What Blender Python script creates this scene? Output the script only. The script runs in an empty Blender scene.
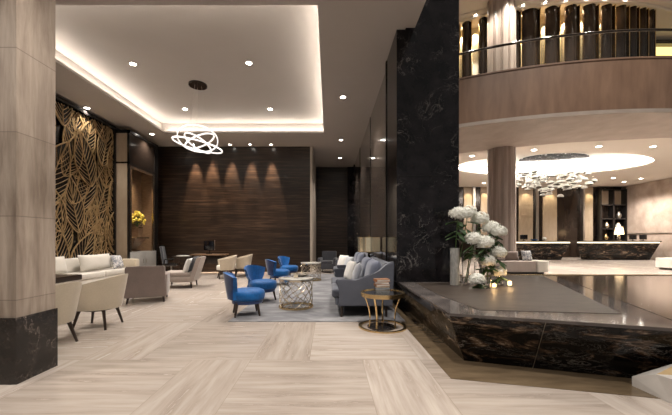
import bpy, bmesh, math, random
from math import sin, cos, pi, sqrt, radians as R
from mathutils import Vector as V, Matrix as MX
random.seed(7)
S = bpy.context.scene
COL = S.collection
EYE = 1.35; FPX = 317.0
# ------------------------------------------------------------------ materials
def N(nt, typ, **kw):
    n = nt.nodes.new(typ)
    for k, v in kw.items():
        if k in n.inputs.keys(): n.inputs[k].default_value = v
        else: setattr(n, k, v)
    return n
def newmat(name, base=(.5,.5,.5), rough=.5, metal=0, spec=.5, **kw):
    m = bpy.data.materials.new(name); m.use_nodes = True
    b = m.node_tree.nodes['Principled BSDF']
    b.inputs['Base Color'].default_value = (*base, 1)
    b.inputs['Roughness'].default_value = rough
    b.inputs['Metallic'].default_value = metal
    b.inputs['Specular IOR Level'].default_value = spec
    for k, v in kw.items(): b.inputs[k].default_value = v
    return m, m.node_tree, b
def ramp(nt, fac, stops, interp='LINEAR'):
    r = nt.nodes.new('ShaderNodeValToRGB'); r.color_ramp.interpolation = interp
    el = r.color_ramp.elements
    while len(el) < len(stops): el.new(.5)
    for e, (p, c) in zip(el, stops):
        e.position = p; e.color = (*c, 1) if len(c) == 3 else c
    nt.links.new(fac, r.inputs[0]); return r.outputs[0]
def coords(nt, scale=(1,1,1), src='Object'):
    if src == 'World': o = N(nt, 'ShaderNodeNewGeometry').outputs['Position']
    else: o = N(nt, 'ShaderNodeTexCoord').outputs[src]
    mp = N(nt, 'ShaderNodeMapping'); mp.inputs['Scale'].default_value = scale
    nt.links.new(o, mp.inputs[0]); return mp.outputs[0]
def noise(nt, vec, scale=5, detail=6, rough=.55, dist=0):
    n = N(nt, 'ShaderNodeTexNoise'); n.inputs['Scale'].default_value = scale; n.inputs['Detail'].default_value = detail
    n.inputs['Roughness'].default_value = rough; n.inputs['Distortion'].default_value = dist
    nt.links.new(vec, n.inputs['Vector']); return n.outputs['Fac']
def mixc(nt, fac, a, b, mode='MIX'):
    m = N(nt, 'ShaderNodeMix', data_type='RGBA', blend_type=mode)
    for sock, v in ((m.inputs[0], fac), (m.inputs[6], a), (m.inputs[7], b)):
        if isinstance(v, (int, float)): sock.default_value = v
        elif isinstance(v, tuple): sock.default_value = (*v, 1)
        else: nt.links.new(v, sock)
    return m.outputs[2]
def mth(nt, op, a, b=None):
    m = N(nt, 'ShaderNodeMath', operation=op)
    for i, v in enumerate((a, b)):
        if v is None: continue
        if isinstance(v, (int, float)): m.inputs[i].default_value = v
        else: nt.links.new(v, m.inputs[i])
    return m.outputs[0]
def bump(nt, b, fac, strength=.2, dist=.01):
    n = N(nt, 'ShaderNodeBump'); n.inputs['Strength'].default_value = strength; n.inputs['Distance'].default_value = dist
    nt.links.new(fac, n.inputs['Height']); nt.links.new(n.outputs[0], b.inputs['Normal'])
def grainy(name, c1, c2, scale, rough=.3, src='World', spec=.5, lo=.3, hi=.7, detail=7, metal=0, bmp=0, coat=0):
    m, nt, b = newmat(name, c1, rough, metal, spec)
    f = noise(nt, coords(nt, scale, src), 1, detail, .6, .3)
    nt.links.new(ramp(nt, f, [(lo, c1), (hi, c2)]), b.inputs['Base Color'])
    if bmp: bump(nt, b, f, bmp, .01)
    if coat: b.inputs['Coat Weight'].default_value = coat
    return m
def fabric(name, c, rough=.85, var=.25, sc=60, sheen=.3):
    m, nt, b = newmat(name, c, rough, 0, .25)
    v = coords(nt, (1,1,1))
    f = noise(nt, v, sc, 3); f2 = noise(nt, v, 4, 3)
    fm = mth(nt, 'ADD', mth(nt, 'MULTIPLY', f, .5), mth(nt, 'MULTIPLY', f2, .5))
    nt.links.new(ramp(nt, fm, [(.3, tuple(x*(1-var) for x in c)), (.7, tuple(min(1, x*(1+var)) for x in c))]), b.inputs['Base Color'])
    bump(nt, b, f, .25, .004)
    b.inputs['Sheen Weight'].default_value = sheen
    return m
def veined(name, base, vein, scale=1.2, width=.012, rough=.08, mask=(.45,.62), cloud=None, src='World', stretch=(1,1,1), spec=.5):
    m, nt, b = newmat(name, base, rough, 0, spec)
    v = coords(nt, stretch, src)
    f = noise(nt, v, scale, 8, .6, 1.2)
    line = ramp(nt, f, [(.5-width*2, (0,0,0)), (.5, (1,1,1)), (.5+width*2, (0,0,0))])
    f3 = noise(nt, v, scale*2.7, 6, .6, .8)
    line2 = ramp(nt, f3, [(.5-width, (0,0,0)), (.5, (.6,.6,.6)), (.5+width, (0,0,0))])
    ms = ramp(nt, noise(nt, v, scale*.9, 3), [(mask[0], (0,0,0)), (mask[1], (1,1,1))])
    ln = mixc(nt, 1.0, mixc(nt, 1.0, line, line2, 'ADD'), ms, 'MULTIPLY')
    bc = mixc(nt, ramp(nt, noise(nt, v, scale*3, 6), [(.35, (0,0,0)), (.75, (1,1,1))]), base, cloud or tuple(x*1.9 for x in base))
    nt.links.new(mixc(nt, ln, bc, vein), b.inputs['Base Color'])
    return m
def emis(name, c, s):
    m, nt, b = newmat(name, c, .5)
    b.inputs['Emission Color'].default_value = (*c, 1); b.inputs['Emission Strength'].default_value = s
    return m
M = {}
def floor_mat():
    m, nt, b = newmat('travertine_floor', (.6,.5,.42), .16, 0, .5)
    g = N(nt, 'ShaderNodeNewGeometry'); sp = N(nt, 'ShaderNodeSeparateXYZ'); nt.links.new(g.outputs['Position'], sp.inputs[0])
    x, y = sp.outputs[0], sp.outputs[1]
    ry = mth(nt, 'DIVIDE', mth(nt, 'SUBTRACT', y, 3.57), 1.62)
    row = mth(nt, 'FLOOR', ry)
    xs = mth(nt, 'DIVIDE', mth(nt, 'ADD', mth(nt, 'SUBTRACT', x, mth(nt, 'MULTIPLY', row, .66)), .88+19.1*2-.0), 1.91)
    fx = mth(nt, 'FRACT', xs)
    vert = mth(nt, 'LESS_THAN', fx, .345)
    def vec(a, c):
        cb = N(nt, 'ShaderNodeCombineXYZ'); nt.links.new(mth(nt, 'MULTIPLY', x, a), cb.inputs[0]); nt.links.new(mth(nt, 'MULTIPLY', y, c), cb.inputs[1])
        nt.links.new(mth(nt, 'ADD', mth(nt, 'MULTIPLY', row, 7.3), mth(nt, 'MULTIPLY', mth(nt, 'FLOOR', xs), 3.7)), cb.inputs[2]); return cb.outputs[0]
    mv = N(nt, 'ShaderNodeMix', data_type='VECTOR'); nt.links.new(vert, mv.inputs[0])
    nt.links.new(vec(.7, 9), mv.inputs[4]); nt.links.new(vec(9, .7), mv.inputs[5])
    f = noise(nt, mv.outputs[1], 1.3, 9, .62, .25)
    c = ramp(nt, f, [(.28, (.33,.27,.225)), (.46, (.46,.395,.345)), (.6, (.54,.475,.42)), (.75, (.60,.53,.475))])
    cell = N(nt, 'ShaderNodeTexWhiteNoise', noise_dimensions='3D')
    cb = N(nt, 'ShaderNodeCombineXYZ'); nt.links.new(row, cb.inputs[0]); nt.links.new(mth(nt, 'FLOOR', xs), cb.inputs[1]); nt.links.new(vert, cb.inputs[2])
    nt.links.new(cb.outputs[0], cell.inputs['Vector'])
    tone = ramp(nt, cell.outputs['Value'], [(0, (.80,.785,.77)), (1, (1.0,1.0,1.0))])
    c = mixc(nt, 1.0, c, tone, 'MULTIPLY')
    fy = mth(nt, 'FRACT', ry)
    j = mth(nt, 'MAXIMUM', mth(nt, 'LESS_THAN', fy, .004), mth(nt, 'MAXIMUM', mth(nt, 'LESS_THAN', fx, .003), mth(nt, 'LESS_THAN', mth(nt, 'ABSOLUTE', mth(nt, 'SUBTRACT', fx, .345)), .0018)))
    nt.links.new(mixc(nt, mth(nt, 'MULTIPLY', j, .55), c, (.25,.2,.16)), b.inputs['Base Color'])
    nt.links.new(ramp(nt, f, [(.3, (.30,.30,.30)), (.7, (.15,.15,.15))]), b.inputs['Roughness'])
    return m
M['floor'] = floor_mat()
def blocks(name, c1, c2, scale, jh, jz0, rough=.35, jcol=.55):
    "stone cladding with vertical grain and level joints every jh metres"
    m, nt, b = newmat(name, c1, rough)
    f = noise(nt, coords(nt, scale, 'World'), 1, 8, .62, .3)
    c = ramp(nt, f, [(.3, c1), (.7, c2)])
    g = N(nt, 'ShaderNodeNewGeometry'); sp = N(nt, 'ShaderNodeSeparateXYZ'); nt.links.new(g.outputs['Position'], sp.inputs[0])
    q = mth(nt, 'DIVIDE', mth(nt, 'SUBTRACT', sp.outputs[2], jz0), jh)
    fz = mth(nt, 'FRACT', q)
    w = N(nt, 'ShaderNodeTexWhiteNoise', noise_dimensions='1D'); nt.links.new(mth(nt, 'FLOOR', q), w.inputs['W'])
    c = mixc(nt, 1.0, c, ramp(nt, w.outputs['Value'], [(0, (.88,.88,.87)), (1, (1,1,1))]), 'MULTIPLY')
    nt.links.new(mixc(nt, mth(nt, 'MULTIPLY', mth(nt, 'LESS_THAN', fz, .012), jcol), c, (.14,.11,.09)), b.inputs['Base Color'])
    return m
M['pillar_stone'] = blocks('pillar_travertine', (.20,.150,.115), (.53,.44,.365), (8,8,1.0), .79, .78, .4)
M['column_stone'] = grainy('column_veined_stone', (.30,.235,.20), (.50,.415,.365), (9,9,.35), .32)
M['parapet_stone'] = grainy('parapet_brown_stone', (.150,.084,.052), (.265,.160,.103), (3.2,3.2,.55), .38, lo=.25, hi=.75)
M['soffit_stone'] = grainy('soffit_taupe_stone', (.33,.27,.225), (.42,.35,.30), (1.5,1.5,1.5), .5)
M['lobby_stone'] = grainy('lobby_beige_stone', (.31,.235,.185), (.52,.42,.355), (1.5,1.5,1.1), .3)
M['black_marble'] = veined('black_vein_marble', (.005,.0047,.0055), (.26,.235,.22), 1.5, .0028, .09, (.47,.66), (.018,.015,.017), spec=.28)
M['base_marble'] = veined('grey_brown_base_marble', (.012,.010,.009), (.34,.28,.24), 2.6, .004, .14, (.45,.65), (.035,.027,.023))
def portoro():
    m, nt, b = newmat('gold_cloud_black_marble', (.01,.01,.01), .07, 0, .22)
    v = coords(nt, (1.3,2.6,5.2), 'World')
    f = noise(nt, v, 1.1, 10, .68, 1.6)
    k = ramp(nt, f, [(.50, (.0045,.004,.004)), (.545, (.022,.014,.010)), (.60, (.11,.068,.042)), (.67, (.36,.28,.20))])
    f2 = noise(nt, v, 2.1, 9, .65, 2.2)
    ln = ramp(nt, f2, [(.485, (0,0,0)), (.5, (.30,.27,.24)), (.515, (0,0,0))])
    ms = ramp(nt, noise(nt, v, .8, 3), [(.47, (0,0,0)), (.64, (1,1,1))])
    nt.links.new(mixc(nt, 1.0, k, mixc(nt, 1.0, ln, ms, 'MULTIPLY'), 'ADD'), b.inputs['Base Color'])
    return m
M['portoro'] = portoro()
M['border_brown'] = grainy('brown_border_stone', (.10,.07,.042), (.19,.138,.085), (2,7,2), .14, lo=.3, hi=.7)
M['inset_brown'] = grainy('matte_brown_stone', (.032,.024,.0195), (.062,.048,.039), (3,10,3), .5, spec=.2)
M['plinth_grey'] = grainy('polished_grey_marble', (.06,.052,.050), (.16,.138,.128), (2.5,5,5), .07)
def mosaic():
    m, nt, b = newmat('dark_mosaic', (.05,.04,.03), .11)
    v = coords(nt, (1,1,1), 'World')
    br = N(nt, 'ShaderNodeTexBrick'); nt.links.new(v, br.inputs['Vector'])
    br.inputs['Color1'].default_value = (.062,.040,.026,1); br.inputs['Color2'].default_value = (.13,.088,.058,1); br.inputs['Mortar'].default_value = (.016,.012,.010,1)
    br.inputs['Scale'].default_value = 5; br.inputs['Mortar Size'].default_value = .03; br.inputs['Brick Width'].default_value = 1.0; br.inputs['Row Height'].default_value = .35
    nt.links.new(br.outputs['Color'], b.inputs['Base Color'])
    return m
M['mosaic'] = mosaic()
def woodwall():
    m, nt, b = newmat('dark_striated_wood', (.03,.02,.014), .32, 0, .5)
    v = coords(nt, (.55,.55,14), 'World')
    f = noise(nt, v, 1.4, 9, .66, .4)
    f2 = noise(nt, coords(nt, (.35,.35,.9), 'World'), 1.2, 3)
    c = ramp(nt, f, [(.32, (.006,.0036,.0026)), (.5, (.019,.011,.0072)), (.66, (.062,.038,.024))])
    nt.links.new(mixc(nt, 1.0, c, ramp(nt, f2, [(.3, (.7,.7,.7)), (.7, (1.25,1.2,1.15))]), 'MULTIPLY'), b.inputs['Base Color'])
    bump(nt, b, f, .25, .01)
    return m
M['wood_wall'] = woodwall()
M['gloss_wall'] = grainy('glossy_brown_panel', (.07,.054,.044), (.135,.107,.088), (.8,.8,1.6), .10, spec=.9, coat=.6)
M['paint'] = grainy('ceiling_paint', (.42,.375,.335), (.44,.395,.355), (1,1,1), .75, spec=.2)
M['lobby_paint'] = grainy('lobby_ceiling_paint', (.68,.62,.55), (.70,.64,.57), (1,1,1), .7, spec=.2)
M['cream_wall'] = grainy('cream_wall_paint', (.42,.35,.285), (.46,.39,.32), (2,2,2), .55)
M['cream'] = fabric('cream_upholstery', (.50,.425,.325), .7, .08)
M['white_fab'] = fabric('off_white_upholstery', (.60,.56,.50), .8, .08)
M['taupe'] = fabric('taupe_upholstery', (.235,.185,.165), .75, .14)
M['taupe_light'] = fabric('light_taupe_upholstery', (.36,.30,.265), .75, .14)
M['blue'] = fabric('royal_blue_velvet', (.003,.088,.29), .5, .35, 25, .15)
M['navy'] = fabric('shaded_navy_velvet', (.007,.028,.11), .6, .3, 25, .4)
M['slate'] = fabric('slate_blue_upholstery', (.082,.088,.112), .75, .2)
M['slate_light'] = fabric('pale_slate_cushion', (.135,.150,.205), .8, .2)
M['char'] = fabric('charcoal_upholstery', (.045,.046,.055), .8, .2)
M['pillow_white'] = fabric('white_cushion', (.74,.72,.68), .85, .06)
M['pillow_grey'] = fabric('grey_cushion', (.46,.47,.50), .85, .15)
M['pillow_brown'] = fabric('brown_cushion', (.17,.125,.105), .8, .25)
def pat(name, a, c, sc):
    m, nt, b = newmat(name, a, .85)
    f = noise(nt, coords(nt), sc, 4, .6, 1.5)
    nt.links.new(ramp(nt, f, [(.46, a), (.5, c), (.56, c), (.6, a)]), b.inputs['Base Color']); return m
M['pillow_pattern'] = pat('patterned_cushion', (.60,.58,.56), (.12,.14,.19), 9)
def rugm():
    m, nt, b = newmat('grey_rug_pile', (.2,.2,.21), .95, 0, .1)
    f = noise(nt, coords(nt, (1.2,2.4,1), 'World'), 1.2, 5, .6, 1); g = noise(nt, coords(nt, (1,1,1), 'World'), 90, 2)
    c = ramp(nt, f, [(.38, (.16,.16,.172)), (.55, (.22,.218,.228)), (.68, (.30,.295,.30))])
    nt.links.new(c, b.inputs['Base Color']); bump(nt, b, g, .5, .006); return m
M['rug'] = rugm()
M['gold'] = grainy('brushed_gold', (.60,.43,.21), (.80,.60,.33), (20,20,20), .24, 'Object', metal=1)
M['pale_gold'] = grainy('champagne_metal', (.62,.54,.42), (.80,.72,.58), (20,20,20), .26, 'Object', metal=1)
M['lattice_gold'] = grainy('bronze_gold_lattice', (.34,.22,.10), (.56,.40,.21), (9,9,9), .38, 'Object', metal=.6)
M['bronze'] = grainy('dark_bronze', (.018,.012,.009), (.040,.027,.020), (2,2,.6), .16, metal=.35)
M['black'] = grainy('black_lacquer', (.007,.006,.006), (.014,.012,.011), (4,4,4), .22)
M['darkwood'] = grainy('espresso_wood', (.018,.010,.007), (.040,.024,.016), (4,4,25), .3, 'Object')
M['midwood'] = grainy('walnut_wood', (.13,.075,.042), (.25,.155,.09), (6,6,40), .35, 'Object')
M['wood_red'] = grainy('book_cover_brown', (.19,.075,.03), (.34,.15,.065), (8,8,60), .5, 'Object')
M['tanpanel'] = grainy('tan_fabric_panel', (.30,.225,.155), (.38,.295,.21), (6,6,2), .6)
M['grey_cab'] = grainy('pale_grey_lacquer', (.30,.29,.275), (.36,.345,.325), (3,3,3), .35)
M['glass'] = newmat('clear_glass', (1,1,1), .0, 0, .5, **{'Transmission Weight':1.0, 'IOR':1.3})[0]
M['frost'] = grainy('etched_glass', (.55,.55,.53), (.80,.79,.76), (30,30,12), .3, 'Object', lo=.4, hi=.6)
M['frost'].node_tree.nodes['Principled BSDF'].inputs['Transmission Weight'].default_value = .55
def railglass():
    m = bpy.data.materials.new('railing_glass'); m.use_nodes = True; nt = m.node_tree; nt.nodes.clear()
    o = N(nt, 'ShaderNodeOutputMaterial'); t = N(nt, 'ShaderNodeBsdfTransparent'); g = N(nt, 'ShaderNodeBsdfGlossy'); x = N(nt, 'ShaderNodeMixShader')
    t.inputs[0].default_value = (.96,.97,.965,1); g.inputs['Roughness'].default_value = .03; x.inputs[0].default_value = .012
    nt.links.new(t.outputs[0], x.inputs[1]); nt.links.new(g.outputs[0], x.inputs[2]); nt.links.new(x.outputs[0], o.inputs[0]); return m
M['rail_glass'] = railglass()
M['mirror'] = newmat('mirror_top', (.75,.73,.69), .06, 1)[0]
M['top_marble'] = veined('white_marble_top', (.55,.52,.48), (.3,.27,.24), 3, .02, .1, (.4,.6), (.62,.6,.56), 'Object')
M['petal'] = grainy('hydrangea_petal', (.78,.77,.68), (.90,.89,.84), (40,40,40), .6, 'Object')
M['petal_yellow'] = grainy('yellow_petal', (.62,.42,.03), (.80,.66,.12), (40,40,40), .6, 'Object')
M['leaf'] = grainy('leaf_green', (.012,.035,.010), (.05,.11,.025), (25,25,25), .45, 'Object')
M['stem'] = grainy('stem_green', (.035,.07,.018), (.07,.12,.03), (30,30,5), .5, 'Object')
M['drum_shade'] = newmat('glowing_champagne', (.80,.68,.48), .16, .95, .5, **{'Emission Color':(1,.83,.55,1), 'Emission Strength':.06})[0]  # slight emission added to brighten the metal drum
M['cove'] = emis('cove_light_strip', (1,.95,.88), 15)
M['dome_cove'] = emis('dome_light_strip', (1,.96,.89), 34)
M['lamp_white'] = emis('downlight_lens', (1,.94,.84), 22)
M['ring_light'] = emis('ring_led_diffuser', (1,.97,.94), .42)
M['counter_led'] = emis('counter_led_strip', (1,.88,.66), 1.1)
M['candle'] = emis('lit_candle_wax', (1,.66,.30), 2.2)
M['shade_lit'] = emis('lit_lamp_shade', (1,.72,.40), 2.2)
M['niche_glow'] = emis('lit_wall_glow', (1,.76,.26), 1.1)  # emission stands in for lamplight on the yellow recess wall
M['steel'] = newmat('satin_nickel', (.45,.42,.38), .3, 1)[0]
M['screen'] = newmat('dark_screen', (.004,.004,.006), .12)[0]
M['paper'] = newmat('white_paper', (.7,.69,.66), .8)[0]
M['disc'] = newmat('opal_glass_disc', (.78,.78,.75), .12, 0, .6, **{'Emission Color':(1,.98,.94,1), 'Emission Strength':.0})[0]
M['chrome'] = newmat('polished_chrome', (.6,.6,.6), .08, 1)[0]
M['canopy_dark'] = grainy('dark_speckled_mirror', (.012,.012,.014), (.35,.35,.36), (5,5,5), .3, lo=.58, hi=.62, spec=.2)
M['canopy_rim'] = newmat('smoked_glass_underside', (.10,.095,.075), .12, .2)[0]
M['white_marble'] = grainy('pale_bevelled_marble', (.50,.465,.43), (.66,.62,.58), (3,3,3), .12)
M['honey'] = grainy('honey_stone_top', (.33,.22,.10), (.50,.36,.19), (5,5,5), .12)
# ------------------------------------------------------------------ mesh builder
class MB:
    def __init__(s): s.bm = bmesh.new()
    def add(s, b2, mx=None):
        me = bpy.data.meshes.new('t'); b2.to_mesh(me); b2.free()
        if mx is not None: me.transform(mx)
        s.bm.from_mesh(me); bpy.data.meshes.remove(me); return s
    def box(s, c, d, bev=0, rz=0, seg=2, mx=None):
        b = bmesh.new(); bmesh.ops.create_cube(b, size=1)
        for v in b.verts: v.co = V((v.co.x*d[0], v.co.y*d[1], v.co.z*d[2]))
        if bev: bmesh.ops.bevel(b, geom=b.edges[:], offset=bev, segments=seg, profile=.5, affect='EDGES', clamp_overlap=True)
        m = MX.Translation(c) @ MX.Rotation(rz, 4, 'Z')
        if mx is not None: m = MX.Translation(c) @ mx
        return s.add(b, m)
    def span(s, x0, x1, y0, y1, z0, z1, bev=0):
        return s.box(((x0+x1)/2, (y0+y1)/2, (z0+z1)/2), (abs(x1-x0), abs(y1-y0), abs(z1-z0)), bev)
    def cone(s, p0, p1, r0, r1, n=12, rot=0):
        p0, p1 = V(p0), V(p1); d = p1-p0; q = d.to_track_quat('Z', 'Y')
        a = []; 
        for p, r in ((p0, r0), (p1, r1)):
            a.append([s.bm.verts.new(p + q @ V((r*cos(2*pi*i/n+rot), r*sin(2*pi*i/n+rot), 0))) for i in range(n)])
        for i in range(n): s.bm.faces.new((a[0][i], a[0][(i+1)%n], a[1][(i+1)%n], a[1][i]))
        s.bm.faces.new(a[0][::-1]); s.bm.faces.new(a[1]); return s
    def tube(s, pts, r, n=6, closed=False, flat=None):
        pts = [V(p) for p in pts]; k = len(pts); rings = []
        up = V((0,0,1))
        for i, p in enumerate(pts):
            t = (pts[(i+1)%k]-pts[i-1]) if closed else (pts[min(i+1,k-1)]-pts[max(i-1,0)])
            t.normalize()
            u = up.cross(t)
            if u.length < 1e-3: u = V((1,0,0)).cross(t)
            u.normalize(); w = t.cross(u)
            ra, rb = flat if flat else (r, r)
            if not flat and isinstance(r, (list, tuple)): ra = rb = r[i]
            rings.append([s.bm.verts.new(p + u*ra*cos(2*pi*j/n+pi/n) + w*rb*sin(2*pi*j/n+pi/n)) for j in range(n)])
        for i in range(k if closed else k-1):
            a, b = rings[i], rings[(i+1)%k]
            for j in range(n): s.bm.faces.new((a[j], a[(j+1)%n], b[(j+1)%n], b[j]))
        if not closed: s.bm.faces.new(rings[0][::-1]); s.bm.faces.new(rings[-1])
        return s
    def lathe(s, prof, n=32, sx=1, sy=1, c=(0,0,0), cap=True):
        rings = [[s.bm.verts.new((c[0]+r*sx*cos(2*pi*i/n), c[1]+r*sy*sin(2*pi*i/n), c[2]+z)) for i in range(n)] for r, z in prof]
        for a, b in zip(rings, rings[1:]):
            for i in range(n): s.bm.faces.new((a[i], a[(i+1)%n], b[(i+1)%n], b[i]))
        if cap: s.bm.faces.new(rings[0][::-1]); s.bm.faces.new(rings[-1])
        return s
    def prism(s, poly, z0, z1, top=None):
        top = top or poly
        a = [s.bm.verts.new((*p, z0)) for p in poly]; b = [s.bm.verts.new((*p, z1)) for p in top]; n = len(a)
        for i in range(n): s.bm.faces.new((a[i], a[(i+1)%n], b[(i+1)%n], b[i]))
        s.bm.faces.new(a[::-1]); s.bm.faces.new(b); return s
    def slab(s, f, nu, nv, g, closed_u=False):
        "solid between surface f(u,v) and surface g(u,v)"
        A = [[s.bm.verts.new(f(i/nu, j/nv)) for j in range(nv+1)] for i in range(nu+1)]
        B = [[s.bm.verts.new(g(i/nu, j/nv)) for j in range(nv+1)] for i in range(nu+1)]
        F = s.bm.faces.new
        for i in range(nu):
            for j in range(nv):
                F((A[i][j], A[i+1][j], A[i+1][j+1], A[i][j+1])); F((B[i][j], B[i][j+1], B[i+1][j+1], B[i+1][j]))
        for i in range(nu):
            F((A[i][0], B[i][0], B[i+1][0], A[i+1][0])); F((A[i][nv], A[i+1][nv], B[i+1][nv], B[i][nv]))
        for j in range(nv):
            F((A[0][j], A[0][j+1], B[0][j+1], B[0][j])); F((A[nu][j], B[nu][j], B[nu][j+1], A[nu][j+1]))
        return s
    def pillow(s, w, h, t, mx=MX(), n=10):
        def sf(sg):
            def f(u, v):
                a, b = 2*u-1, 2*v-1
                k = max(0, (1-a**4)*(1-b**4))**.5
                pin = 1-.07*(1-abs(a*b))*(abs(a)**6+abs(b)**6)
                return mx @ V((sg*(t/2*k+.006), a*w/2*pin, b*h/2*pin))
            return f
        return s.slab(sf(1), n, n, sf(-1))
    def ball(s, c, r, sub=2, sq=(1,1,1)):
        b = bmesh.new(); bmesh.ops.create_icosphere(b, subdivisions=sub, radius=r)
        return s.add(b, MX.Translation(c) @ MX.Diagonal((*sq, 1)))
    def build(s, name, mat, parent=None, smooth=35, loc=None, mats=None):
        bmesh.ops.remove_doubles(s.bm, verts=s.bm.verts[:], dist=1e-5)
        bmesh.ops.recalc_face_normals(s.bm, faces=s.bm.faces[:])
        me = bpy.data.meshes.new(name); s.bm.to_mesh(me); s.bm.free()
        me.materials.append(M[mat])
        if smooth:
            me.polygons.foreach_set('use_smooth', [True]*len(me.polygons))
            try: me.set_sharp_from_angle(angle=R(smooth))
            except Exception: pass
        o = bpy.data.objects.new(name, me); COL.objects.link(o)
        if parent is not None: o.parent = parent
        if loc: o.location = loc
        return o
def tag(o, label, cat, group=None):
    o['label'] = label; o['category'] = cat
    if group: o['group'] = group
    return o
def thing(name, label, cat, loc=(0,0,0), rz=0, group=None):
    o = bpy.data.objects.new(name, None); COL.objects.link(o); o.empty_display_size = .1
    o.location = loc; o.rotation_euler.z = rz
    return tag(o, label, cat, group)
def struct(o): o['kind'] = 'structure'; return o
def dup(root, loc, rz, label):
    def cp(o, par):
        c = o.copy(); COL.objects.link(c)
        if par is not None: c.parent = par
        for ch in o.children: cp(ch, c)
        return c
    r = cp(root, None); r.location = loc; r.rotation_euler.z = rz; r['label'] = label
    return r
def lamp(kind, loc, power, color=(1,.93,.84), size=.1, to=None, spot=100, blend=.6, sy=None):
    l = bpy.data.lights.new('lamp', kind); l.energy = power; l.color = color
    if kind == 'SPOT': l.spot_size = R(spot); l.spot_blend = blend; l.shadow_soft_size = size
    elif kind == 'POINT': l.shadow_soft_size = size
    elif kind == 'AREA':
        l.size = size
        if sy: l.shape = 'RECTANGLE'; l.size_y = sy
    o = bpy.data.objects.new('lamp_light', l); COL.objects.link(o); o.location = loc
    d = (V(to)-V(loc)) if to else V((0,0,-1))
    o.rotation_euler = d.to_track_quat('-Z', 'Y').to_euler()
    return o
H = 5.3           # lounge ceiling
# ------------------------------------------------------------------ setting
struct(MB().span(-9, 24, -3, 26, -.1, 0).build('floor', 'floor', smooth=0))
# lounge ceiling with the recessed tray
tx0, tx1, ty0, ty1 = -6.05, -.19, 5.33, 11.7
c = MB()
c.span(-9, tx0, -3, 17.4, H, H+.07); c.span(tx1, 1.43, -3, 17.4, H, H+.07)
c.span(tx0, tx1, -3, ty0, H, H+.07); c.span(tx0, tx1, ty1, 17.4, H, H+.07)
struct(c.build('ceiling', 'paint', smooth=0))
g, th = .24, .44
c = MB()
c.span(tx0-g-.1, tx1+g+.1, ty0-g-.1, ty1+g+.1, H+th, H+th+.1)
c.span(tx0-g-.1, tx0-g, ty0-g, ty1+g, H+.07, H+th); c.span(tx1+g, tx1+g+.1, ty0-g, ty1+g, H+.07, H+th)
c.span(tx0-g, tx1+g, ty0-g-.1, ty0-g, H+.07, H+th); c.span(tx0-g, tx1+g, ty1+g, ty1+g+.1, H+.07, H+th)
struct(c.build('ceiling_tray', 'paint', smooth=0))
c = MB(); e = .10
c.span(tx0-e-.05, tx0-e, ty0, ty1, H+.07, H+.10); c.span(tx1+e, tx1+e+.05, ty0, ty1, H+.07, H+.10)
c.span(tx0, tx1, ty0-e-.05, ty0-e, H+.07, H+.10); c.span(tx0, tx1, ty1+e, ty1+e+.05, H+.07, H+.10)
tag(c.build('cove_light', 'cove', smooth=0), 'continuous warm white cove light around the recessed lounge ceiling tray', 'cove light')
struct(MB().span(1.43, 1.6, -3, 5.9, H, 7.2).build('ceiling_fascia', 'paint', smooth=0))
# walls
struct(MB().span(-9, -7.45, -3, 17.4, 0, H+.06).build('wall_left', 'wood_wall', smooth=0))
wb = MB().span(-7.45, -.80, 13.4, 17.3, 0, H)
struct(wb.build('wall_back', 'wood_wall', smooth=0))
struct(MB().span(-.80, -.70, 13.38, 17.3, 0, H).build('trim_1', 'cream_wall', smooth=0))
struct(MB().span(-.70, 1.33, 17.2, 17.4, 0, H).build('wall_alcove', 'wood_wall', smooth=0))
struct(MB().span(1.33, 2.40, 7.02, 17.4, 0, 12).build('wall_right', 'gloss_wall', smooth=0))
struct(MB().span(1.255, 1.33, 6.98, 7.10, 0, H).build('trim_2', 'black', smooth=0))
struct(MB().span(1.29, 1.33, 16.6, 17.19, 0, H).span(1.0, 1.33, 17.12, 17.2, 0, H).build('trim_3', 'black_marble', smooth=0))
for i, y in enumerate((10.2, 13.6)):
    struct(MB().span(1.318, 1.33, y, y+.025, 0, H).build('trim_%d' % (4+i), 'black', smooth=0))
struct(MB().span(2.40, 22.8, 24.5, 24.7, 0, 12).build('wall_lobby_back', 'bronze', smooth=0))
struct(MB().span(22.6, 22.8, 9, 24.5, 0, 5.6).build('wall_lobby_right', 'lobby_stone', smooth=0))
struct(MB().span(22.56, 22.6, 9, 24.5, 1.78, 1.84).build('trim_7', 'steel', smooth=0))
# brown stone band laid in the floor around the plinth
bd = [(1.185,7.0),(1.185,3.08),(2.71,2.72),(5.2,2.0),(5.2,3.2),(2.95,3.4),(1.9,3.8),(1.9,7.0)]
struct(MB().prism(bd, 0, .004).build('trim_8', 'border_brown', smooth=0))
# ------------------------------------------------------------------ pillars and column
t = thing('stone_pillar', 'square beige travertine pillar on a dark marble base at the left edge', 'pillar', (-3.5,3.2,0))
MB().span(-.62, .57, -.23, .196, .62, 5.3-.002).build('shaft', 'pillar_stone', t, 0)
MB().span(-.64, .585, -.245, .206, 0, .62).build('base', 'base_marble', t, 0)
t = thing('marble_pillar', 'towering polished black marble pillar rising behind the white flowers', 'pillar', (1.86,6.45,0))
MB().span(-.59, .58, -.5, .52, .562, 12).build('shaft', 'black_marble', t, 0)
MB().span(-.59, .58, -.505, -.5, 2.55, 2.557).build('joint', 'black', t, 0)
col = thing('round_column', 'tall fluted stone column rising from the bench through the balcony', 'column', (7.56,13.9,0))
pts = []
for i in range(240):
    a = i/240*2*pi; k = (a/(2*pi)*12) % 1
    r = .56 - (.03 if k < .09 or .16 < k < .25 else 0)
    pts.append((r*cos(a), r*sin(a)))
MB().prism(pts, .12, 12).build('shaft', 'column_stone', col, 25)
MB().lathe([(.62,0),(.62,.09),(.57,.13)], 48).build('base_ring', 'base_marble', col)
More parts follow.
